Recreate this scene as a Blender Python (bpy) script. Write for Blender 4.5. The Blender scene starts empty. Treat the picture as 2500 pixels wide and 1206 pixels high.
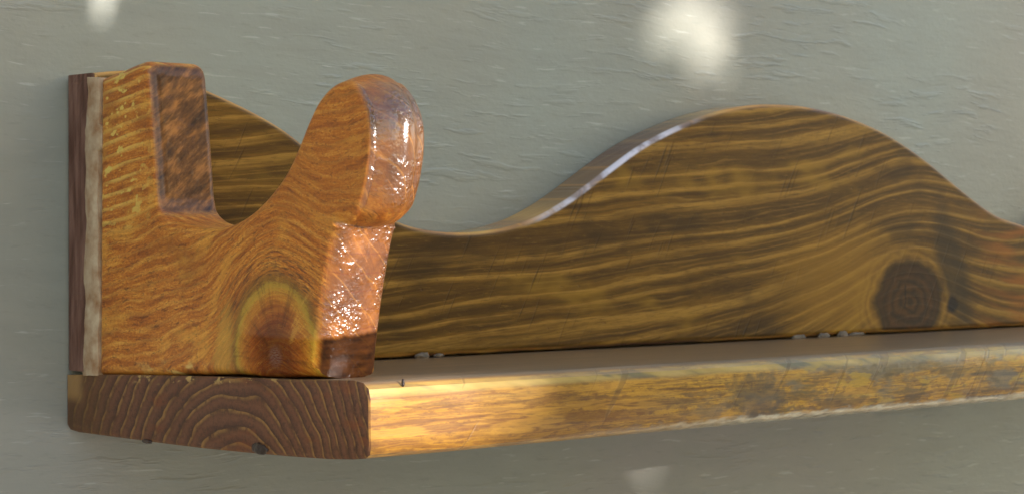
import bpy, bmesh, math, random
from mathutils import Vector, Matrix, noise
from mathutils.geometry import delaunay_2d_cdt
random.seed(7)
PI = math.pi
scene = bpy.context.scene
col = scene.collection

# ------------------------------------------------------------------ camera
F_PX, PSI, PITCH = 5160.0, math.radians(40.9), math.atan(48 / 5160)
FW = Vector((math.sin(PSI) * math.cos(PITCH), math.cos(PSI) * math.cos(PITCH), -math.sin(PITCH)))
RT = Vector((math.cos(PSI), -math.sin(PSI), 0))
UP = RT.cross(FW)
def ray(x, y): return FW + RT * ((x - 1250) / F_PX) + UP * ((603 - y) / F_PX)
CAM = Vector((0, -0.14, 0)) - ray(900, 928) * 0.504          # half a metre from the shelf's near corner
cd = bpy.data.cameras.new('camera'); cam = bpy.data.objects.new('camera', cd); col.objects.link(cam)
cam.location = CAM
cam.rotation_euler = FW.to_track_quat('-Z', 'Y').to_euler()
cd.sensor_width = 36; cd.lens = F_PX / 2500 * 36; cd.clip_start = 0.01; cd.clip_end = 200
cd.dof.use_dof = True; cd.dof.focus_distance = 0.53; cd.dof.aperture_fstop = 60
scene.camera = cam

# ------------------------------------------------------------------ sky, sun, exposure
SUN = Vector((0.25, -0.92, 0.21)).normalized()               # direction towards the sun
w = bpy.data.worlds.new('World'); scene.world = w; w.use_nodes = True
nt = w.node_tree; nt.nodes.clear()
sky = nt.nodes.new('ShaderNodeTexSky'); sky.sky_type = 'NISHITA'; sky.sun_disc = False
sky.sun_elevation = math.asin(SUN.z); sky.sun_rotation = math.atan2(SUN.x, SUN.y)
sky.air_density = 1.0; sky.dust_density = 2.0; sky.ozone_density = 1.2
bg = nt.nodes.new('ShaderNodeBackground'); bg.inputs[1].default_value = 0.15
wo = nt.nodes.new('ShaderNodeOutputWorld')
nt.links.new(sky.outputs[0], bg.inputs[0]); nt.links.new(bg.outputs[0], wo.inputs[0])
sl = bpy.data.lights.new('sun', 'SUN'); sun = bpy.data.objects.new('sun', sl); col.objects.link(sun)
sl.energy = 2.0; sl.angle = math.radians(0.5); sl.color = (1.0, 0.98, 0.95)
sun.rotation_euler = (-SUN).to_track_quat('-Z', 'Y').to_euler(); sun.location = SUN * 3
vs = scene.view_settings
vs.view_transform = 'Standard'; vs.look = 'None'; vs.gamma = 1; vs.use_curve_mapping = False
vs.exposure = 2.0

# ------------------------------------------------------------------ shader helpers
class G:
    """a float socket in a node tree, with arithmetic"""
    def __init__(s, t, sock): s.t, s.s = t, sock
    def op(s, o, *a, clamp=False):
        n = s.t.nodes.new('ShaderNodeMath'); n.operation = o; n.use_clamp = clamp
        for i, v in enumerate((s,) + a):
            if isinstance(v, G): s.t.links.new(v.s, n.inputs[i])
            else: n.inputs[i].default_value = v
        return G(s.t, n.outputs[0])
    def _c(s, v):
        n = s.t.nodes.new('ShaderNodeValue'); n.outputs[0].default_value = v; return G(s.t, n.outputs[0])
    def __add__(s, o): return s.op('ADD', o)
    __radd__ = __add__
    def __sub__(s, o): return s.op('SUBTRACT', o)
    def __rsub__(s, o): return s._c(o).op('SUBTRACT', s)
    def __mul__(s, o): return s.op('MULTIPLY', o)
    __rmul__ = __mul__
    def __truediv__(s, o): return s.op('DIVIDE', o)
    def __rtruediv__(s, o): return s._c(o).op('DIVIDE', s)
    def __neg__(s): return s * -1.0
    def sq(s): return s * s
    def sqrt(s): return s.op('SQRT')
    def exp(s): return s.op('EXPONENT')
    def abs(s): return s.op('ABSOLUTE')
    def frac(s): return s.op('FRACT')
    def sin(s): return s.op('SINE')
    def pw(s, p): return s.op('POWER', p)
    def min(s, o): return s.op('MINIMUM', o)
    def max(s, o): return s.op('MAXIMUM', o)
    def clamp(s): return s.op('ADD', 0.0, clamp=True)
    def step(s, a, b):                                       # smoothstep from a to b
        n = s.t.nodes.new('ShaderNodeMapRange'); n.interpolation_type = 'SMOOTHSTEP'
        s.t.links.new(s.s, n.inputs[0])
        if a <= b:
            n.inputs[1].default_value, n.inputs[2].default_value = a, b
        else:
            n.inputs[1].default_value, n.inputs[2].default_value = b, a
            n.inputs[3].default_value, n.inputs[4].default_value = 1, 0
        return G(s.t, n.outputs[0])

def srgb(r, g, b):
    f = lambda c: ((c / 255 + .055) / 1.055) ** 2.4 if c > 10 else c / 255 / 12.92
    return (f(r), f(g), f(b), 1)

class Mat:
    def __init__(s, name):
        s.m = bpy.data.materials.new(name); s.m.use_nodes = True
        s.t = s.m.node_tree; s.t.nodes.clear()
        s.out = s.t.nodes.new('ShaderNodeOutputMaterial')
        s.b = s.t.nodes.new('ShaderNodeBsdfPrincipled')
        s.t.links.new(s.b.outputs[0], s.out.inputs[0])
        tc = s.t.nodes.new('ShaderNodeTexCoord'); s.tc = tc
        sep = s.t.nodes.new('ShaderNodeSeparateXYZ'); s.t.links.new(tc.outputs['Object'], sep.inputs[0])
        s.x, s.y, s.z = [G(s.t, sep.outputs[i]) * 1000.0 for i in range(3)]          # millimetres
        sn = s.t.nodes.new('ShaderNodeSeparateXYZ'); s.t.links.new(tc.outputs['Normal'], sn.inputs[0])
        s.nx, s.ny, s.nz = [G(s.t, sn.outputs[i]) for i in range(3)]
    def noise(s, a, b, c, detail=2.0, rough=0.5, dist=0.0):
        cx = s.t.nodes.new('ShaderNodeCombineXYZ')
        for i, v in enumerate((a, b, c)):
            if isinstance(v, G): s.t.links.new(v.s, cx.inputs[i])
            else: cx.inputs[i].default_value = v
        n = s.t.nodes.new('ShaderNodeTexNoise'); n.inputs['Scale'].default_value = 1
        n.inputs['Detail'].default_value = detail; n.inputs['Roughness'].default_value = rough
        n.inputs['Distortion'].default_value = dist
        s.t.links.new(cx.outputs[0], n.inputs['Vector'])
        return G(s.t, n.outputs[0])
    def mix(s, fac, a, b, mode='MIX'):
        n = s.t.nodes.new('ShaderNodeMix'); n.data_type = 'RGBA'; n.blend_type = mode
        if isinstance(fac, G): s.t.links.new(fac.s, n.inputs[0])
        else: n.inputs[0].default_value = fac
        for i, v in ((6, a), (7, b)):
            if isinstance(v, tuple): n.inputs[i].default_value = v
            else: s.t.links.new(v, n.inputs[i])
        return n.outputs[2]
    def ramp(s, fac, stops, interp='LINEAR'):
        n = s.t.nodes.new('ShaderNodeValToRGB'); s.t.links.new(fac.s, n.inputs[0])
        e = n.color_ramp.elements; n.color_ramp.interpolation = interp
        e[0].position, e[0].color = stops[0]; e[1].position, e[1].color = stops[-1]
        for p, c in stops[1:-1]:
            k = e.new(p); k.color = c
        return n.outputs[0]
    def finish(s, colour, rough=0.5, height=None, bump=0.3, dist=0.001, coat=0.0, coat_rough=0.1, coat_height=None, coat_bump=0.3, spec=0.5, coat_dist=None, coat_ior=1.5):
        L = s.t.links
        if isinstance(colour, tuple): s.b.inputs['Base Color'].default_value = colour
        else: L.new(colour, s.b.inputs['Base Color'])
        def setv(k, v):
            if isinstance(v, G): L.new(v.s, s.b.inputs[k])
            else: s.b.inputs[k].default_value = v
        setv('Roughness', rough); setv('Coat Weight', coat); setv('Coat Roughness', coat_rough); setv('Specular IOR Level', spec); s.b.inputs['Coat IOR'].default_value = coat_ior
        for h, st, key in ((height, bump, 'Normal'), (coat_height, coat_bump, 'Coat Normal')):
            if h is not None:
                n = s.t.nodes.new('ShaderNodeBump'); n.inputs['Strength'].default_value = st
                n.inputs['Distance'].default_value = coat_dist if key == 'Coat Normal' and coat_dist else dist
                L.new(h.s, n.inputs['Height']); L.new(n.outputs[0], s.b.inputs[key])
        return s.m

# ------------------------------------------------------------------ geometry helpers
def on_end(x, y, X=0.0):                                     # pixel -> point on the plane of the shelf's sawn end
    d = ray(x, y); return CAM + d * ((X - CAM.x) / d.x)
def on_face(x, y, Y):                                        # pixel -> point on a plane parallel to the wall
    d = ray(x, y); return CAM + d * ((Y - CAM.y) / d.y)
WALL_Y, BACK_Y = 0.006, -0.0115                              # wall surface, front of the backboard

def spline(pts, n=8):
    """Catmull-Rom through 2-D points; a point with a third value True is a corner."""
    out = []
    N = len(pts)
    for i in range(N - 1):
        p1, p2 = Vector(pts[i][:2]), Vector(pts[i + 1][:2])
        c1, c2 = len(pts[i]) > 2, len(pts[i + 1]) > 2
        p0 = Vector(pts[i - 1][:2]) if i > 0 and not c1 else p1 * 2 - p2 if c1 else p1
        p3 = Vector(pts[i + 2][:2]) if i + 2 < N and not c2 else p2 * 2 - p1 if c2 else p2
        for k in range(n):
            t = k / n
            out.append(0.5 * ((2 * p1) + (p2 - p0) * t + (2 * p0 - 5 * p1 + 4 * p2 - p3) * t * t + (3 * p1 - p0 - 3 * p2 + p3) * t ** 3))
    out.append(Vector(pts[-1][:2]))
    return out

def link(name, me, mat, parent=None):
    o = bpy.data.objects.new(name, me); col.objects.link(o)
    me.materials.append(mat)
    if parent is not None:
        o.parent = parent
        if parent.parent is None and parent.type == 'EMPTY': o.location = -parent.location    # part geometry is in world metres
    return o

def finish_bm(bm, name, sharp=40):
    me = bpy.data.meshes.new(name)
    bmesh.ops.recalc_face_normals(bm, faces=bm.faces)
    for f in bm.faces: f.smooth = True
    bm.to_mesh(me); bm.free()
    me.set_sharp_from_angle(angle=math.radians(sharp))
    return me

def weighted(o):
    m = o.modifiers.new('weighted_normal', 'WEIGHTED_NORMAL'); m.keep_sharp = True; m.weight = 100

def prism(outline, to3, depth, bevel=0.0, seg=4, rim=None, bulge=None):
    """extrude a closed 2-D outline along depth; both rims are rounded over, the flats are filled by triangulation"""
    pts = [Vector(p) for i, p in enumerate(outline) if (Vector(p) - Vector(outline[i - 1])).length > 1e-6]
    n = len(pts)
    if sum(pts[i - 1].x * pts[i].y - pts[i].x * pts[i - 1].y for i in range(n)) < 0: pts.reverse()
    inw, cap = [], []
    for i in range(n):
        e0 = (pts[i] - pts[i - 1]).normalized(); e1 = (pts[(i + 1) % n] - pts[i]).normalized()
        n0, n1 = Vector((-e0.y, e0.x)), Vector((-e1.y, e1.x))
        m = (n0 + n1).normalized(); inw.append(m / max(.5, m.dot(n1)))
        turn = math.asin(max(-1, min(1, e0.x * e1.y - e0.y * e1.x)))
        seglen = ((pts[i] - pts[i - 1]).length + (pts[(i + 1) % n] - pts[i]).length) / 2
        cap.append(1 if turn < .02 or turn > .8 else .85 * seglen / turn)
    rads = []
    for side in (0, 1):
        rad = [min(cap[i], rim(pts[i], side) if rim else bevel) for i in range(n)]
        for _ in range(6): rad = [min(rad[i], (rad[i - 1] + 2 * rad[i] + rad[(i + 1) % n]) / 4) for i in range(n)]
        rads.append(rad)
    bm = bmesh.new()
    L = depth.length; dn = depth / L
    ang = [k / seg * PI / 2 for k in range(seg, -1, -1)]
    levels = [(0, t, 0) for t in ang] + ([(2, k / 8, 0) for k in range(1, 8)] if bulge else []) + [(1, t, 0) for t in reversed(ang)]
    rings = []
    for side, t, _ in levels:
        ring = []
        if side == 2:
            for i in range(n):
                a_, b_ = rads[0][i], L - rads[1][i]
                ring.append(bm.verts.new(to3(pts[i] - inw[i].normalized() * bulge(pts[i]) * math.sin(PI * t) ** .8) + dn * (a_ + (b_ - a_) * t)))
            rings.append(ring); continue
        for i in range(n):
            r = rads[side][i]; dep = r * (1 - math.sin(t))
            ring.append(bm.verts.new(to3(pts[i] + inw[i] * r * (1 - math.cos(t))) + dn * (L - dep if side else dep)))
        rings.append(ring)
    for r0, r1 in zip(rings, rings[1:]):
        for i in range(n): bm.faces.new((r0[i], r0[(i + 1) % n], r1[(i + 1) % n], r1[i]))
    for side, ring, dep in ((0, rings[0], 0.0), (1, rings[-1], L)):
        fl = [pts[i] + inw[i] * rads[side][i] for i in range(n)]
        V, E_, T, ov, _, _ = delaunay_2d_cdt(fl, [], [list(range(n))], 1, 1e-7)
        mp = [ring[ov[k][0]] if ov[k] and ov[k][0] < n else bm.verts.new(to3(Vector(v)) + dn * dep) for k, v in enumerate(V)]
        for t in T:
            try: bm.faces.new([mp[k] for k in t])
            except ValueError: pass
    return bm

# ------------------------------------------------------------------ materials
def mat_wall():
    m = Mat('painted_wall')
    x, z, y = m.x, m.z, m.y
    warp = m.noise(x * .02, z * .02, 3.1, 2) * 8
    zz = z + warp + x * .03
    streak = m.noise(x * .045, zz * .33, 1.7, 3, .55)                 # drawn-out brush and grain ridges
    fine = m.noise(x * .16, zz * .9, 5.2, 2, .6)
    grit = m.noise(x * .8, z * .8, 9.0, 2, .6)
    sparse = m.noise(x * .012, z * .02, 12.0, 2).step(.42, .62)       # ridges come and go
    ridges = streak.step(.56, .68) * sparse
    dents = streak.step(.36, .28) * sparse
    h = ridges * 1.0 - dents * .35 + fine * .3 * sparse + grit * .14 + streak * .25
    tint = m.noise(x * .006, z * .006, 21.0, 2)
    c = m.ramp(tint, [(.3, srgb(145, 136, 127)), (.5, srgb(144, 141, 126)), (.7, srgb(143, 146, 133))])
    c = m.mix(m.noise(x * .03, zz * .12, 2.0, 4, .6).step(.35, .75) * .35, c, srgb(128, 128, 116))
    c = m.mix(m.noise(x * .1, zz * .5, 33.0, 4, .7).step(.55, .72) * .3, c, srgb(112, 112, 100))
    c = m.mix(m.noise(x * .05, zz * .6, 35.0, 3, .6).step(.62, .70) * .35, c, srgb(186, 184, 172))
    return m.finish(c, .45, h + m.noise(x * .35, z * .5, 61.0, 3, .6) * .25, .26, .0013, spec=.45)

def mat_backboard():
    m = Mat('stained_backboard_wood')
    x, y, z = m.x, m.y, m.z
    k = on_face(2222, 735, BACK_Y) * 1000
    k2 = on_face(2325, 742, BACK_Y) * 1000
    wob = (m.noise(x * .012, z * .03, 4.0, 2) - .5) * 7
    dx, dz = x - k.x, z - k.z
    arch = ((-(dx / 75).sq()).exp() * 15 + (-(dx / 34).sq()).exp() * 17) * (-((z - k.z) / 48)).exp().min(1.5)
    ph = z - arch - x * .075 + wob + y * .9                            # growth layers lifted over the knot
    ph2 = ph + (m.noise(x * .05, ph * .4, 8.0, 2) - .5) * 1.6
    fr = ((ph2 + (m.noise(x * .004, ph * .09, 40.0, 2) - .5) * 16) / 7.2).frac()
    light = fr.step(.55, .9) * fr.step(1.0, .92)                     # thin pale late-wood line
    amp = m.noise(x * .015, ph * .11, 6.0, 2).step(.3, .6)
    fib = m.noise(x * .07, ph * 2.4, 2.5, 3, .6)
    c = m.ramp(fr + (fib - .5) * .5, [(.0, srgb(122, 84, 24)), (.35, srgb(84, 56, 15)), (.7, srgb(106, 73, 20)), (1, srgb(144, 102, 34))])
    c = m.mix(light * (amp * .65 + .03) * (fib * 1.2 + .3), c, srgb(184, 136, 56))
    f2 = ((ph2 + (m.noise(x * .02, ph * .2, 70.0, 2) - .5) * 5) / 2.3).frac()
    c = m.mix(f2.step(.6, .9) * f2.step(1.0, .93) * m.noise(x * .03, ph * .15, 71.0, 2).step(.4, .62) * .4, c, srgb(170, 124, 50))
    c = m.mix(f2.step(.2, .45) * f2.step(.6, .5) * m.noise(x * .03, ph * .15, 73.0, 2).step(.4, .62) * .4, c, srgb(60, 38, 12))
    c = m.mix(m.noise(x * .12, ph * 3.2, 9.5, 3, .7).step(.48, .68) * .45, c, srgb(84, 58, 20))
    pore = m.noise(x * .16, z * 1.3, 19.0, 4, .75)
    c = m.mix(pore.step(.52, .68) * .5, c, srgb(62, 42, 15))
    c = m.mix(pore.step(.44, .30) * .35, c, srgb(170, 126, 52))
    blot = m.noise(x * .02, z * .045, 15.0, 3, .6)
    c = m.mix(blot.step(.5, .68) * .6, c, srgb(56, 38, 14))
    c = m.mix(blot.step(.45, .28) * .5, c, srgb(168, 124, 38))
    # slanting saw marks
    d = x * .88 - z * .47; al = x * .47 + z * .88
    saw = m.noise(d * .55, al * .035, 7.0, 2).step(.60, .70) * m.noise(x * .02, z * .03, 31.0, 2).step(.4, .6)
    c = m.mix(saw * .55, c, srgb(58, 40, 16))
    fleck = m.noise(x * .35, z * .5, 3.0, 3, .7).step(.64, .74)
    c = m.mix(fleck * .35, c, srgb(52, 36, 18))
    # the big knot, its dark flank and a small pin knot
    kn = m.noise(x * .05, z * .05, 2.2, 2)
    r = ((dx / 21.0).sq() + (dz / 15.0).sq()).sqrt() + (kn - .5) * .6 + (m.noise(x * .2, z * .3, 5.0, 3) - .5) * .25
    halo = r.step(1.75, 1.1)
    rings = ((r * 5.0).frac() - .5).abs() * 2
    gold = (((x - k.x + 42) / 46).sq() + ((z - k.z - 8) / 24).sq()).sqrt() + (fib - .5) * 1.2
    c = m.mix(gold.step(1.2, .4) * .45, c, srgb(178, 126, 40))
    c = m.mix(halo * .65, c, m.ramp(rings, [(0, srgb(120, 82, 28)), (1, srgb(168, 122, 44))]))
    c = m.mix(r.step(1.14, .86) * .93, c, m.ramp(m.noise(x * .12, z * .3, 1.0, 3, .6) * .5 + ((r * 4.5).frac() - .5).abs() * .75, [(.25, srgb(40, 25, 10)), (.7, srgb(84, 52, 21))]))
    c = m.mix(r.step(.8, .95) * r.step(1.12, 1.0) * .6, c, srgb(30, 18, 8))
    crack = ((dx + 3 + (m.noise(z * .3, 0.0, 0.0, 2) - .5) * 2).abs()).step(.5, .15) * (dz - 2).abs().step(5.5, 4)
    c = m.mix(crack, c, srgb(28, 18, 8))
    fl = (((x - k.x - 32 + dz * .35) / 10).sq() + ((z - k.z - 12) / 26).sq()).sqrt() + (kn - .5) * .8
    c = m.mix(fl.step(1.3, .5) * .8, c, srgb(58, 44, 24))
    r2 = (((x - k2.x) / 4).sq() + ((z - k2.z) / 4).sq()).sqrt() + (m.noise(x * .3, z * .3, 4.4, 2) - .5) * .8
    c = m.mix(r2.step(1.2, .6), c, srgb(34, 24, 18))
    ro = (x - k.x - 45).step(-12, 25) * m.noise(x * .03, ph * .25, 18.0, 2).step(.4, .65)
    c = m.mix(ro * .7, c, srgb(160, 92, 26))
    # top edge: uneven stain with golden catch light painted in; sawn end stained differently
    edge = (y + 11.5).step(.15, .8) * m.nx.abs().step(.9, .8)
    tick = ((x + z * .6 + m.noise(x * .05, 0.0, 9.0, 2) * 22) / 13).frac().step(.8, .95)
    ec = m.ramp(m.noise(x * .03, 0.0, 44.0, 2) + (fib - .5) * .3, [(.35, srgb(140, 92, 56)), (.5, srgb(196, 138, 56)), (.7, srgb(226, 176, 84))])
    ec = m.mix((x - 215).abs().step(48, 28) * .8, ec, srgb(88, 58, 48))
    c = m.mix(edge * .9, c, m.mix(tick * .5 * m.noise(x * .09, 0.0, 2.0, 2).step(.45, .6), ec, srgb(206, 140, 50)))
    rim_glint = (y + 11.5).step(.0, .25) * (y + 11.5).step(2.4, 1.2) * (x - 205).abs().step(46, 20) * (m.noise(x * .11, z * .11, 51.0, 3).step(.38, .56) * .75 + .25) * m.nz.step(.1, .3)
    c = m.mix(rim_glint, c, srgb(214, 204, 206))  # white glint painted into the colour on the rising curve's rounded edge
    eg = m.nx.step(-.8, -.93)
    c = m.mix(eg, c, m.ramp(m.noise(y * .5, z * .06, 3.0, 3), [(.35, srgb(88, 56, 42)), (.7, srgb(134, 96, 78))]))
    h = fib * .35 - saw * .6 - fleck * .5 + light * .2
    return m.finish(c, .5, h, .35, .0006, coat=edge * .9 + .04, coat_rough=edge * -.2 + .3, coat_height=m.noise(x * .4, z * .5, 1.0, 2), coat_bump=.12, spec=.16)

def mat_bracket():
    m = Mat('orange_stained_bracket_wood')
    x, z = m.x, m.z
    u = -m.y
    k = on_end(672, 868) * 1000; ku, kv = -k.y, k.z
    du, dv = u - ku, z - kv
    wob = (m.noise(u * .03, z * .035, 4.0, 2, .4) - .5) * 10
    post = (u.step(46, 30)) * (z.step(30, 45))                          # straight, clean grain on the rear post
    wob = wob * (1.0 - post * .75)
    arch = (-(du / 21).sq()).exp() * (-(dv / 34)).exp().min(1.4) * 36
    tilt = u * .16
    ph = z - arch - tilt + wob + x * .75
    jag = (m.noise(u * .14, z * .3, 8.0, 2, .5) - .5) * 3.0
    ph2 = ph + jag * (1.0 - post * .85)
    fr = (ph2 / 3.6).frac()
    line = fr.step(.55, .85) * fr.step(1.0, .93)
    fib = m.noise(u * .06 + ph * .05, ph * .62, x * .3, 4, .6)
    fine = m.noise(u * .9, z * .9 + ph, x * .9, 3, .65)
    c = m.ramp(fib * .62 + fine * .38, [(.28, srgb(92, 42, 12)), (.40, srgb(154, 78, 18)), (.52, srgb(194, 110, 28)), (.68, srgb(234, 164, 64))])
    c = m.mix(line * (post * (m.noise(u * .06, ph * .2, 3.0, 2).step(.35, .6) * .5 + .1) + .14), c, srgb(236, 186, 84))
    # short dark torn-grain flecks that follow the flow
    fl = m.noise(u * .26 - z * .1, ph * .8, 11.0, 4, .72)
    c = m.mix(fl.step(.55, .66) * (1.0 - post * .8) * .7, c, srgb(92, 44, 14))
    big = m.noise(u * .04, z * .05, 17.0, 3, .6)
    c = m.mix(big.step(.5, .72) * .6, c, srgb(146, 80, 18))
    c = m.mix(m.noise(u * .05, ph * .09, 27.0, 4, .65).step(.5, .66) * .4, c, srgb(232, 164, 58))
    lob = z.step(28, 46) * u.step(75, 95)
    c = m.mix(lob * .3, c, srgb(168, 96, 28))
    speck = m.noise(u * .55, z * .8, x * .5, 4, .75)
    c = m.mix(speck.step(.56, .66) * .5, c, srgb(110, 56, 16))
    # pale yellow flecks on the post
    bl = m.noise(u * .24, ph * .42, 5.5, 2, .5).step(.60, .66) * post
    c = m.mix(bl * .8, c, srgb(226, 190, 88))
    # the knot: red heart, brown rings, olive halo
    r = ((du / 8.0).sq() + (dv / 8.3).sq()).sqrt() + (m.noise(u * .12, z * .12, 9.0, 2) - .5) * .35 + (fine - .5) * .35
    halo = r.step(2.9, 2.3) * (m.ny * -1.0).step(.75, .3)
    hc = m.ramp((r + (fib - .5) * .7) / 3.2, [(.1, srgb(74, 22, 12)), (.28, srgb(100, 34, 14)), (.40, srgb(150, 72, 22)), (.53, srgb(182, 106, 30)), (.60, srgb(204, 138, 42)), (.67, srgb(182, 148, 46)), (.74, srgb(132, 96, 30)), (.86, srgb(150, 82, 22))])
    c = m.mix(halo * .75, c, hc)
    ray_ = m.noise(du / (r + .4) * .55, dv / (r + .4) * .55, r * .12, 3, .7)
    c = m.mix(halo * ray_.step(.5, .66) * .55, c, srgb(86, 44, 16))
    c = m.mix(halo * ray_.step(.44, .34) * r.step(.7, 1.2) * .5, c, srgb(224, 164, 66))
    rr = ((r * 2.6 + (fine - .5) * .5).frac() - .5).abs() * 2
    c = m.mix(halo * rr.step(.75, 1.0) * .3, c, srgb(96, 52, 18))
    c = m.mix(r.step(2.2, 2.6) * r.step(3.6, 2.8) * fl.step(.46, .58) * dv.step(0, 8) * .55, c, srgb(84, 46, 24))
    c = m.mix(r.step(.45, .15) * fine.step(.4, .6) * halo * .7, c, srgb(126, 96, 84))
    yl = (((u - ku + 24) / 5).sq() + ((z - kv + 1 - (u - ku + 24) * 1.2) / 13).sq()).sqrt() + (fib - .5) * 1.4
    c = m.mix(yl.step(1.2, .5) * .5, c, srgb(206, 156, 58))
    bot = (z + u * -.045 + 5.2)
    c = m.mix(bot.step(4.2, 1.5) * m.noise(u * .12, z * .3, 2.0, 3).step(.5, .62) * u.step(70, 60) * u.step(28, 45), c, srgb(220, 176, 96))
    # front edge and the inside of the notch: long grain, deep varnish, cast shadow painted in at the base
    front = (m.ny * -1.0).step(.35, .8)
    fl2 = ((ph * .55 + x * .55 + z * .2 + (m.noise(x * .1, z * .06, 2.0, 2) - .5) * 6) / 7.5).frac()
    fline = fl2.step(.89, .95) * fl2.step(1, .97)
    fc = m.ramp(m.noise(x * .12, z * .1, u * .1, 3, .6), [(.3, srgb(88, 46, 14)), (.55, srgb(132, 74, 22)), (.75, srgb(166, 98, 32))])
    fc = m.mix(z.step(30, 40) * .6, fc, srgb(102, 62, 30))
    long_ = m.noise(x * .5 + z * .35, z * .06 - x * .05, 3.3, 4, .7)
    fc = m.mix(long_.step(.52, .66) * .5, fc, srgb(84, 42, 14))
    fc = m.mix(long_.step(.42, .32) * .45, fc, srgb(186, 112, 40))
    fc = m.mix(fline * .16, fc, srgb(236, 160, 62))
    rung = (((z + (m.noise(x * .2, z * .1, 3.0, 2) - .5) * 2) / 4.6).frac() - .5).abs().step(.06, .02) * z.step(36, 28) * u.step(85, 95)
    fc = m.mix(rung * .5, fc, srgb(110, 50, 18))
    foot_shadow = (z + (m.noise(x * .25, 0.0, 5.0, 2) - .5) * 2.4 - x * .09).step(9.6, 8.2) * u.step(80, 95)
    fc = m.mix(foot_shadow * .93, fc, m.ramp(m.noise(x * .15, z * .5, 7.7, 3), [(.35, srgb(12, 6, 4)), (.75, srgb(66, 36, 14))]))
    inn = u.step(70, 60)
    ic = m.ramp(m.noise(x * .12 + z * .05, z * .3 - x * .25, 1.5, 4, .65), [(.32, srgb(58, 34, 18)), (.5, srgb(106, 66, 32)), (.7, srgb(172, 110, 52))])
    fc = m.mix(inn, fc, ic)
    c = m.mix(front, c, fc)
    orange_peel = m.noise(x * .85, m.y * .85, z * .85, 1.5, .5) * (m.noise(x * .1, m.y * .1, z * .1, 2).step(.35, .6) * .85 + .15)
    h = fib * .5 + line * .1 - fl.step(.5, .66) * .4 + fine * .35 - speck.step(.5, .7) * .3
    rough = front * -.1 + .52
    return m.finish(c, rough, h * (1.0 - front) , .4, .0005, spec=(front * -.3 + .4) * (1.0 - foot_shadow * .7), coat=(front * .85 + .15) * (1.0 - foot_shadow * .93) * (1.0 - inn * front * .8), coat_rough=front * -.06 + .3,
                    coat_height=orange_peel * (front * .9 + .08) * (1.0 - foot_shadow * .7) * (1.0 - inn * .7), coat_bump=1.0, coat_dist=.0012, coat_ior=1.9)

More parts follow.
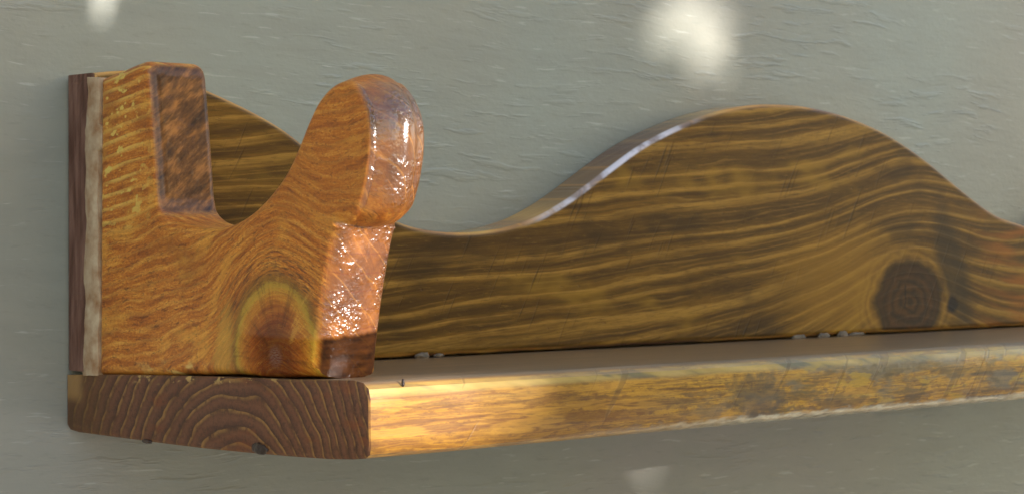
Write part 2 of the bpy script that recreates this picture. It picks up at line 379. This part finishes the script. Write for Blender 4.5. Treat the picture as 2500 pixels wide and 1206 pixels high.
def mat_shelf():
    m = Mat('stained_shelf_wood')
    x, z = m.x, m.z
    u = -m.y
    cpt = on_end(585, 1235) * 1000; cu, cv = -cpt.y, cpt.z
    nz_ = (m.noise(u * .05, z * .08, x * .004, 2) - .5)
    du, dv = u - cu, (z - cv) * 1.25
    rad = (du.sq() + dv.sq()).sqrt() + nz_ * 7
    fr = (rad / 5.2 + du.max(0.0).sq() * .0013).frac()
    ln = fr.step(.68, .92) * fr.step(1.0, .94)
    fadel = m.noise(u * .08, z * .2, 3.0, 2).step(.3, .55)
    fine = m.noise(u * 1.1, z * 1.1, x * 1.1, 3, .65)
    ec = m.ramp(fr * .6 + fine * .4, [(.15, srgb(70, 38, 22)), (.5, srgb(116, 70, 42)), (.8, srgb(76, 42, 20))])
    ec = m.mix(ln * (fadel * .62 + .04) * m.noise(u * .5, z * .3, 1.0, 2).step(.25, .5), ec, srgb(172, 122, 60))
    ec = m.mix(m.noise(u * .05, z * .12, 13.0, 3, .6).step(.55, .72) * .6, ec, srgb(126, 62, 20))
    ec = m.mix(m.noise(u * .5, z * .5, 4.0, 4, .75).step(.5, .68) * .45, ec, srgb(44, 26, 16))
    ec = m.mix(m.noise(u * .25, z * 1.6, 14.0, 3, .7).step(.58, .68) * .3, ec, srgb(132, 92, 56))
    ec = m.mix((u - 12).step(14, -6) * .5, ec, srgb(96, 62, 22))
    chip = m.noise(u * .22, z * .35, 6.0, 3, .6).step(.56, .62) * (z - u * .045 + 4.9).step(-4.2, -.8)
    ec = m.mix(chip * .85 * u.step(20, 40) * u.step(108, 95), ec, srgb(208, 164, 92))
    cor = ((u + 3).step(9, 3)) * (z + 9).step(-6, -2)
    ec = m.mix(cor * .8, ec, srgb(168, 122, 66))
    # long faces
    warp = (m.noise(x * .012, z * .05, 4.0, 3) - .5) * 9
    lam = m.noise(x * .014, (z + warp) * .42, u * .05, 3, .6)
    mot = m.noise(x * .22, z * .5, u * .3, 4, .7)
    fib = m.noise(x * .05, z * 1.8, u * 1.2, 3, .65)
    lc = m.ramp(lam * .62 + fib * .16 + mot * .22, [(.34, srgb(76, 48, 16)), (.42, srgb(142, 94, 22)), (.48, srgb(200, 144, 32)), (.53, srgb(142, 96, 28)), (.60, srgb(198, 148, 42)), (.70, srgb(222, 186, 104))])
    right = x.step(80, 150)
    smud = m.noise(x * .035, z * .12, 8.0, 4, .65)
    bandn = m.noise(x * .008, (z + warp * .5) * .3, 77.0, 2)
    lc = m.mix(bandn.step(.5, .6) * .5, lc, srgb(112, 66, 20))
    lc = m.mix(mot.step(.5, .64) * .55, lc, srgb(104, 62, 20))
    lc = m.mix(x.step(120, 50) * .5, lc, srgb(116, 66, 16))  # left stretch darkened in colour to hold back the sunlit end
    lc = m.mix(m.noise(x * .03, z * .28, 95.0, 3, .6).step(.52, .58) * .5, lc, srgb(196, 140, 44))
    lc = m.mix(m.noise(x * .05, z * .35, 91.0, 4, .7).step(.52, .64) * .5, lc, srgb(84, 50, 18))
    lc = m.mix(right * smud.step(.48, .60) * .75, lc, srgb(106, 96, 76))
    lc = m.mix(right * m.noise(x * .06, z * .16, 25.0, 4, .65).step(.54, .64) * .75, lc, srgb(92, 74, 38))
    blo = m.noise(x * .05 - z * .09, z * .14 + x * .02, 55.0, 3, .6)
    lc = m.mix(x.step(100, 170) * blo.step(.52, .6) * .6, lc, srgb(88, 66, 28))
    lc = m.mix(x.step(100, 170) * blo.step(.42, .36) * .6, lc, srgb(186, 146, 40))
    # dark scuffed patch and the pale upper round-over with grey smears
    p1 = on_face(1850, 965, -.14) * 1000
    pr = (((x - p1.x) / 13).sq() + ((z - p1.z) / 8).sq()).sqrt() + (m.noise(x * .22, z * .22, 2.0, 4, .7) - .5) * 2.2
    lc = m.mix(pr.step(1.15, .5) * .65, lc, srgb(84, 68, 50))
    top = z.step(-4.6, -2.8) * (m.nz).step(.9, .75)
    tc_ = m.ramp(m.noise(x * .045 + z * .12, z * .08, 6.0, 3, .6), [(.38, srgb(104, 98, 72)), (.47, srgb(172, 142, 72)), (.7, srgb(206, 170, 94))])
    lc = m.mix(top * .85, lc, tc_)
    d = x * .8 - z * .6; al = x * .6 + z * .8
    scr = m.noise(d * .16, al * .012, 5.0, 2).step(.635, .655)
    lc = m.mix(scr * .35 * x.step(15, 30), lc, srgb(84, 58, 28))
    worn_glint = (z - (mot - .5) * 3.5).step(-15.9, -17.0) * x.step(60, 150)  # worn lower edge, with a pale reflection of ground painted into its colour
    lc = m.mix(worn_glint * .85, lc, m.ramp(mot, [(.35, srgb(116, 92, 54)), (.62, srgb(176, 164, 140))]))
    tf = m.nz.step(.8, .95)
    lc = m.mix(tf, lc, m.ramp(m.noise(x * .02, u * .4, 3.0, 3), [(.3, srgb(98, 76, 54)), (.7, srgb(134, 106, 76))]))
    end = m.nx.step(-.5, -.85)
    c = m.mix(end, lc, ec)
    bead = m.noise(x * .35, u * .35, z * .35, 2, .6)
    h = fib * .3 + fine * .15 - scr * .4
    return m.finish(c, end * .22 + .38, h, .3, .0005, coat=(end * -.3 + .34 + worn_glint * .6).clamp(), coat_rough=.14, coat_height=bead, coat_bump=.35)

def mat_plain(name, c0, c1, scale, rough, coat=0.0, bump=.5):
    m = Mat(name)
    n = m.noise(m.x * scale, m.y * scale, m.z * scale, 4, .6)
    return m.finish(m.ramp(n, [(.3, c0), (.7, c1)]), rough, n, bump, .0005, coat=coat)

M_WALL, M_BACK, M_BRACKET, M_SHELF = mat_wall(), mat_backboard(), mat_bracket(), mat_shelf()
M_FILLER = mat_plain('dried_wood_filler', srgb(144, 98, 56), srgb(198, 172, 136), .16, .6, 0, .2)
M_GLUE = mat_plain('dried_glue', srgb(88, 70, 48), srgb(124, 104, 78), .5, .6)
M_DRIP = mat_plain('varnish_drip', srgb(30, 16, 10), srgb(58, 32, 18), .8, .3, .3)

# ------------------------------------------------------------------ the wall
GROUND_Z = -1.3
def build_wall():
    bm = bmesh.new()
    x0, x1, z0, z1 = -2.2, 3.0, GROUND_Z - .05, 1.4
    vs_ = [bm.verts.new(p) for p in ((x0, WALL_Y, z0), (x1, WALL_Y, z0), (x1, WALL_Y, z1), (x0, WALL_Y, z1))]
    b = [bm.verts.new((v.co.x, WALL_Y + .1, v.co.z)) for v in vs_]
    bm.faces.new(vs_); bm.faces.new(list(reversed(b)))
    for i in range(4): bm.faces.new((vs_[i], vs_[(i + 1) % 4], b[(i + 1) % 4], b[i]))
    o = link('wall', finish_bm(bm, 'wall'), M_WALL)
    o['kind'] = 'structure'; o['label'] = 'grey-green painted wooden wall behind the rack'
    return o
build_wall()
def build_ground():
    bm = bmesh.new()
    bmesh.ops.create_grid(bm, x_segments=8, y_segments=8, size=60, matrix=Matrix.Translation((0, 0, GROUND_Z)))
    o = link('ground', finish_bm(bm, 'ground'), mat_plain('pale_paving', srgb(112, 116, 118), srgb(132, 136, 136), .01, .8))
    o['kind'] = 'structure'
build_ground()

# ------------------------------------------------------------------ the rack
LENGTH = 0.585
rack = bpy.data.objects.new('wall_rack', None); col.objects.link(rack)
rack.location = (LENGTH / 2, WALL_Y, -0.022); rack.empty_display_size = .05
rack['label'] = 'handmade stained pine wall rack with wavy backboard, shelf ledge and notched end bracket'
rack['category'] = 'wall rack'

# backboard: wavy top traced in the plane of its front
def build_backboard():
    P = [(240, 178), (330, 172), (420, 188), (500, 216), (600, 262), (680, 306), (740, 350), (800, 408), (860, 462), (920, 508), (990, 546), (1070, 564),
         (1150, 567), (1230, 557), (1310, 532), (1380, 493), (1440, 450), (1500, 404), (1570, 354), (1650, 312), (1740, 277),
         (1830, 258), (1910, 255), (1990, 264), (2080, 288), (2170, 328), (2260, 388), (2350, 462), (2430, 522), (2500, 549)]
    pts = [on_face(x, y, BACK_Y) for x, y in P]
    p2 = [(p.x, p.z) for p in pts]
    p2[0] = (0.0, p2[0][1])
    p2 = [q for i, q in enumerate(p2) if i == 0 or q[0] > 0.004]
    peak = max((q for q in p2 if q[0] > .2), key=lambda q: q[1])
    mirror = [(2 * peak[0] - q[0], q[1]) for q in reversed(p2) if 2 * peak[0] - q[0] > p2[-1][0] + .012]
    top = spline(p2 + mirror, 6)
    global LEN_B
    LEN_B = top[-1].x
    out = [Vector((0, -.0049)), ] + top + [Vector((LEN_B, -.0049))]
    n = 60
    out += [Vector((LEN_B * (1 - i / n), -.0049 + (noise.noise(Vector((i * .9, 0, 0))) * .0004))) for i in range(1, n)]
    bm = prism(out, lambda p: Vector((p.x, BACK_Y, p.y)), Vector((0, WALL_Y - BACK_Y - .0003, 0)), .0022, 4)
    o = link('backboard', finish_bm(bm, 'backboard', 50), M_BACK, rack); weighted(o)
    o['label'] = 'olive brown backboard with a wave-cut top edge and dark knot'
    return o
backboard = build_backboard()

# shelf board: cross-section traced on its sawn end, run along the wall
def build_shelf():
    P = [(161, 914), (300, 914), (500, 918), (700, 925), (860, 928), (884, 934), (897, 950), (901, 975), (902, 1040), (903, 1092), (900, 1110), (890, 1119),
         (860, 1121), (800, 1120), (700, 1113), (600, 1104), (500, 1094), (400, 1082), (280, 1066), (190, 1054), (170, 1048), (162, 1035)]
    base = [on_end(x, y) for x, y in P]
    sec = []
    for i in range(len(base)):
        a, b = base[i], base[(i + 1) % len(base)]
        k = 2 if 4 <= i <= 12 else 1
        for j in range(k): sec.append(a.lerp(b, j / k))
    for s in sec: s.y = min(s.y, WALL_Y - .0004)
    XS = [0.0, .0004, .0012] + [LEN_B * i / 260 for i in range(1, 261)]
    bm = bmesh.new(); rows = []
    cy = sum(s.y for s in sec) / len(sec); cz = sum(s.z for s in sec) / len(sec)
    for i, X in enumerate(XS):
        row = []
        for s in sec:
            y, z = s.y, s.z
            low = max(0, min(1, (-.0125 - z) / .006)) * max(0, min(1, (-y - .13) / .008))
            nn = noise.noise(Vector((X * 190, z * 300, 0))) + .6 * noise.noise(Vector((X * 480, z * 500, 3)))
            rough = min(1, max(.0, (X - .03) / .1))
            y += low * (nn * .0011 + .0026 * max(0, min(1, (-.0150 - z) / .004))) * rough; z += low * (.0010 * abs(nn)) * rough
            front = max(0, min(1, (-y - .13) / .008))
            y += front * .0003 * noise.noise(Vector((X * 60, z * 120, 7)))
            if i == 0:                                        # eased arris at the sawn end
                y += (cy - y) * .0006 / .07; z -= math.copysign(.0005, z - cz)
            row.append(bm.verts.new((X, y, z)))
        rows.append(row)
    n = len(sec)
    for r0, r1 in zip(rows, rows[1:]):
        for j in range(n): bm.faces.new((r0[j], r1[j], r1[(j + 1) % n], r0[(j + 1) % n]))
    bm.faces.new(rows[0]); bm.faces.new(list(reversed(rows[-1])))
    o = link('shelf_board', finish_bm(bm, 'shelf_board', 38), M_SHELF, rack)
    o['label'] = 'glossy golden shelf board with dark ringed end grain'
    return o
shelf = build_shelf()

# bracket: notched end piece standing on the shelf
BT = 0.0186
def build_bracket():
    P = [(237, 917, 1), (238, 600, 1), (241, 190, 1), (290, 170), (325, 155), (345, 150), (360, 158), (367, 178), (370, 210), (377, 300), (386, 430), (391, 492), (402, 522), (432, 545),
         (480, 556), (530, 555), (572, 540), (615, 510), (660, 462), (697, 410), (725, 352), (748, 298), (775, 246), (806, 211), (840, 196),
         (862, 202), (886, 236), (902, 285), (906, 345), (900, 410), (889, 466), (872, 510), (846, 537), (829, 549), (824, 562, 1), (812, 630), (799, 710), (786, 810), (775, 922, 1)]
    p2 = []
    for q in P:
        p = on_end(q[0], q[1]); p2.append((p.y, p.z) + tuple(q[2:]))
    top = spline(p2, 6)
    a, b = top[-1], top[0]
    n = 24
    for i in range(1, n):
        t = i / n
        p = a.lerp(b, t); p.y += .0003 * noise.noise(Vector((t * 9, 0, 0))) + (.0005 if .28 < t < .62 else 0)
        top.append(p)
    sm = lambda v, a, b: max(0, min(1, (v - a) / (b - a)))
    def rim(p, side):                                         # p = (y, z): soft shank, domed nose, crisp face
        shank = sm(-p.x, .108, .114) * sm(p.y, .040, .034)
        nose = sm(-p.x, .100, .118) * sm(p.y, .034, .044)
        if side == 0: return .0033 + .0018 * shank - .0015 * nose
        return .0026 + .0004 * shank + .0022 * nose
    def bulge(p):
        return .0046 * sm(-p.x, .112, .132) * sm(p.y, .036, .044) * sm(p.y, .078, .062) + .0008 * sm(-p.x, .108, .114) * sm(p.y, .034, .030)
    bm = prism(top, lambda p: Vector((0.0, p.x, p.y)), Vector((BT, 0, 0)), .0028, 6, rim, bulge)
    o = link('end_bracket', finish_bm(bm, 'end_bracket', 60), M_BRACKET, rack); weighted(o)
    o['label'] = 'orange end bracket with a U notch, rounded nose and knot'
    return o
bracket = build_bracket()

def sub(name, me, mat, parent, label=None):
    o = bpy.data.objects.new(name, me); col.objects.link(o); me.materials.append(mat); o.parent = parent
    if label: o['label'] = label
    return o

# pale filler smeared down the joint between backboard end and bracket
def build_filler():
    bm = bmesh.new(); rows = []
    N = 90
    for i in range(N + 1):
        t = i / N; py = 190 + t * 726
        l = 208 - 8 * t + 7 * noise.noise(Vector((t * 7, 0, 0))) + 2 * noise.noise(Vector((t * 30, 2, 0)))
        r = 238 + 7 * noise.noise(Vector((t * 6, 5, 0))) + 2 * noise.noise(Vector((t * 30, 7, 0))) + (10 if .16 < t < .24 else 0)
        row = []
        for j in range(7):
            s = j / 6; p = on_end(l + (r - l) * s, py + 3 * noise.noise(Vector((s * 3, t * 20, 1))))
            row.append(bm.verts.new((-.0006 * math.sin(PI * s) ** .5 - .00012 * noise.noise(Vector((s * 3, t * 25, 9))) + .0003, p.y, p.z)))
        row += [bm.verts.new((.006, row[6].co.y, row[6].co.z)), bm.verts.new((.006, row[0].co.y, row[0].co.z))]
        rows.append(row)
    for a, b in zip(rows, rows[1:]):
        for j in range(9): bm.faces.new((a[j], a[(j + 1) % 9], b[(j + 1) % 9], b[j]))
    bm.faces.new(rows[0]); bm.faces.new(list(reversed(rows[-1])))
    sub('filler_strip', finish_bm(bm, 'filler_strip', 60), M_FILLER, bracket, 'pale dried filler down the rear joint of the bracket')
build_filler()

def lump(c, sx, sy, sz, seed):
    bm = bmesh.new(); bmesh.ops.create_icosphere(bm, subdivisions=3, radius=1)
    for v in bm.verts:
        k = 1 + .35 * noise.noise(v.co * 1.7 + Vector((seed * 3.1, 0, 0)))
        v.co = Vector((c.x + v.co.x * sx * k, c.y + v.co.y * sy * k, c.z + v.co.z * sz * k))
    return finish_bm(bm, 'lump', 80)
for i, (px, py, s_, hgt) in enumerate(((1032, 863, .0030, .0012), (1070, 862, .0024, .0006), (1950, 812, .0040, .0009), (2012, 809, .0034, .0012), (2058, 806, .0030, .0015), (2092, 805, .0046, .0008))):
    p = on_face(px, py, BACK_Y - .0004)
    p.z = -.0049 + .0001
    sub('glue_bead', lump(p, s_, .0009, hgt, i), M_GLUE, backboard)
p = on_end(636, 1101); sub('varnish_drip', lump(p + Vector((0, 0, .0006)), .0007, .0036, .0015, 5), M_DRIP, shelf, 'dark hardened varnish drip under the end grain')
p = on_end(360, 1079); sub('varnish_drip', lump(p + Vector((0, 0, .0003)), .0008, .0022, .0007, 8), M_DRIP, shelf)
p = on_face(984, 934, -.1393); sub('staple', lump(p, .0004, .0004, .0011, 3), M_DRIP, shelf, 'small dark staple end in the upper front edge')

# ------------------------------------------------------------------ unseen leafy branch, added to shade the wall, gaps set for sun flecks
def build_added_branch():
    rnd = random.Random(5)
    e1 = SUN.cross(Vector((0, 0, 1))).normalized(); e2 = e1.cross(SUN).normalized()
    if e2.z < 0: e2 = -e2
    if e1.x < 0: e1 = -e1
    holes = []                                                # (point, radius of the gap between leaves)
    soft = []
    def gap(p, r, far=False):
        holes.append((p.dot(e1), p.dot(e2), r))
        if far: soft.append((p.dot(e1), p.dot(e2)))
    for z in (.016, .026, .036, .046): gap(Vector((.006, -.125, z)), .010)
    for x in (.006, .016, .026): gap(Vector((x, -.14, -.012)), .004)
    gap(on_end(480, 250, .016), -.003)
    gap(on_face(270, 60, WALL_Y), -.004); gap(on_face(255, 10, WALL_Y), -.0015)
    for y, xa, xb in ((150, 1560, 1830), (75, 1580, 1800), (0, 1600, 1770)):
        for x in range(xa, xb, 30): gap(on_face(x, y, WALL_Y), -.0066, True)
    for x in (2000, 2030, 2060): gap(on_face(x, 20, WALL_Y), -.006, True)
    for x, y in ((1540, 1090), (1570, 1130), (1600, 1170), (1580, 1200), (450, 1130), (465, 1170), (470, 1200)): gap(on_face(x, y, WALL_Y), -.0050, True)
    for x in (.036, .046, .056): gap(Vector((x, -.14, -.011)), -.004)
    for x in (.075, .10): gap(Vector((x, -.14, -.008)), -.006)
    o_ = Vector((.2, 0, .03))
    oc = (o_.dot(e1), o_.dot(e2))
    root = bpy.data.objects.new('added_branch', None); col.objects.link(root)
    root.location = o_ + SUN * 1.8 + Vector((.5, 0, .3))
    root['label'] = 'added leafy branch, unseen, shaped to shade the wall'; root['category'] = 'branch'
    verts, faces = [], []
    mean = 0
    for i in range(8000):
        a, b, d = rnd.uniform(-.80, .62), rnd.uniform(-.36, .36), rnd.uniform(1.0, 1.6)
        L, W = rnd.uniform(.05, .08), rnd.uniform(.028, .042)
        ca, cb = oc[0] + a, oc[1] + b
        if any(math.hypot(ca - p, cb - q) < .075 for p, q in soft): d += 1.1
        ang, lean = rnd.uniform(0, 2 * PI), rnd.uniform(-.35, .35)
        ax, bx_ = math.cos(ang), math.sin(ang)
        bad = False
        for ha, hb, r in holes:
            for t in (-.4, -.2, 0, .2, .4):
                if math.hypot(ca + ax * L * t - ha, cb + bx_ * L * t - hb) < r + W * .45 * (1 - abs(t)): bad = True
        if bad: continue
        axis = (e1 * ax + e2 * bx_ + SUN * lean).normalized()
        side = axis.cross(SUN).normalized(); nrm = side.cross(axis)
        c = SUN * d + e1 * ca + e2 * cb + SUN * 0
        k = len(verts)
        prof = ((-.5, 0), (-.3, .75), (0, 1), (.28, .7), (.5, 0))
        for t, wd in prof:
            m_ = c + axis * L * t - nrm * .012 * (t * t * 4)
            if wd == 0: verts.append(m_)
            else: verts += [m_ + side * W * .5 * wd + nrm * .004, m_, m_ - side * W * .5 * wd + nrm * .004]
        faces += [(k, k + 1, k + 2), (k, k + 2, k + 3)]
        for q in (k + 1, k + 4): faces += [(q, q + 3, q + 4, q + 1), (q + 1, q + 4, q + 5, q + 2)]
        faces += [(k + 7, k + 10, k + 8), (k + 8, k + 10, k + 9)]
    me = bpy.data.meshes.new('added_foliage'); me.from_pydata([v - root.location for v in verts], [], faces); me.update()
    lm = mat_plain('added_green_leaf', srgb(58, 84, 30), srgb(96, 122, 48), .05, .5, .2, .1)
    fo = sub('added_foliage', me, lm, root); fo['kind'] = 'stuff'
    bm = bmesh.new()
    def limb(p, q, r0, r1):
        d = (q - p).normalized(); a = d.orthogonal().normalized(); b = d.cross(a); n = 8; R = []
        for t in range(7):
            s_ = t / 6; c = p.lerp(q, s_) + a * .02 * math.sin(s_ * 3); r = r0 + (r1 - r0) * s_
            R.append([bm.verts.new(c + a * r * math.cos(2 * PI * k / n) + b * r * math.sin(2 * PI * k / n)) for k in range(n)])
        for u_, v_ in zip(R, R[1:]):
            for k in range(n): bm.faces.new((u_[k], u_[(k + 1) % n], v_[(k + 1) % n], v_[k]))
        bm.faces.new(R[0]); bm.faces.new(list(reversed(R[-1])))
    base = Vector((.3, 0, .3)); end = Vector((-1.1, -.1, .12))
    limb(base, end, .014, .004)
    sub('added_stem', finish_bm(bm, 'added_stem', 60), mat_plain('added_bark', srgb(70, 56, 44), srgb(104, 88, 70), .2, .8), root)
build_added_branch()
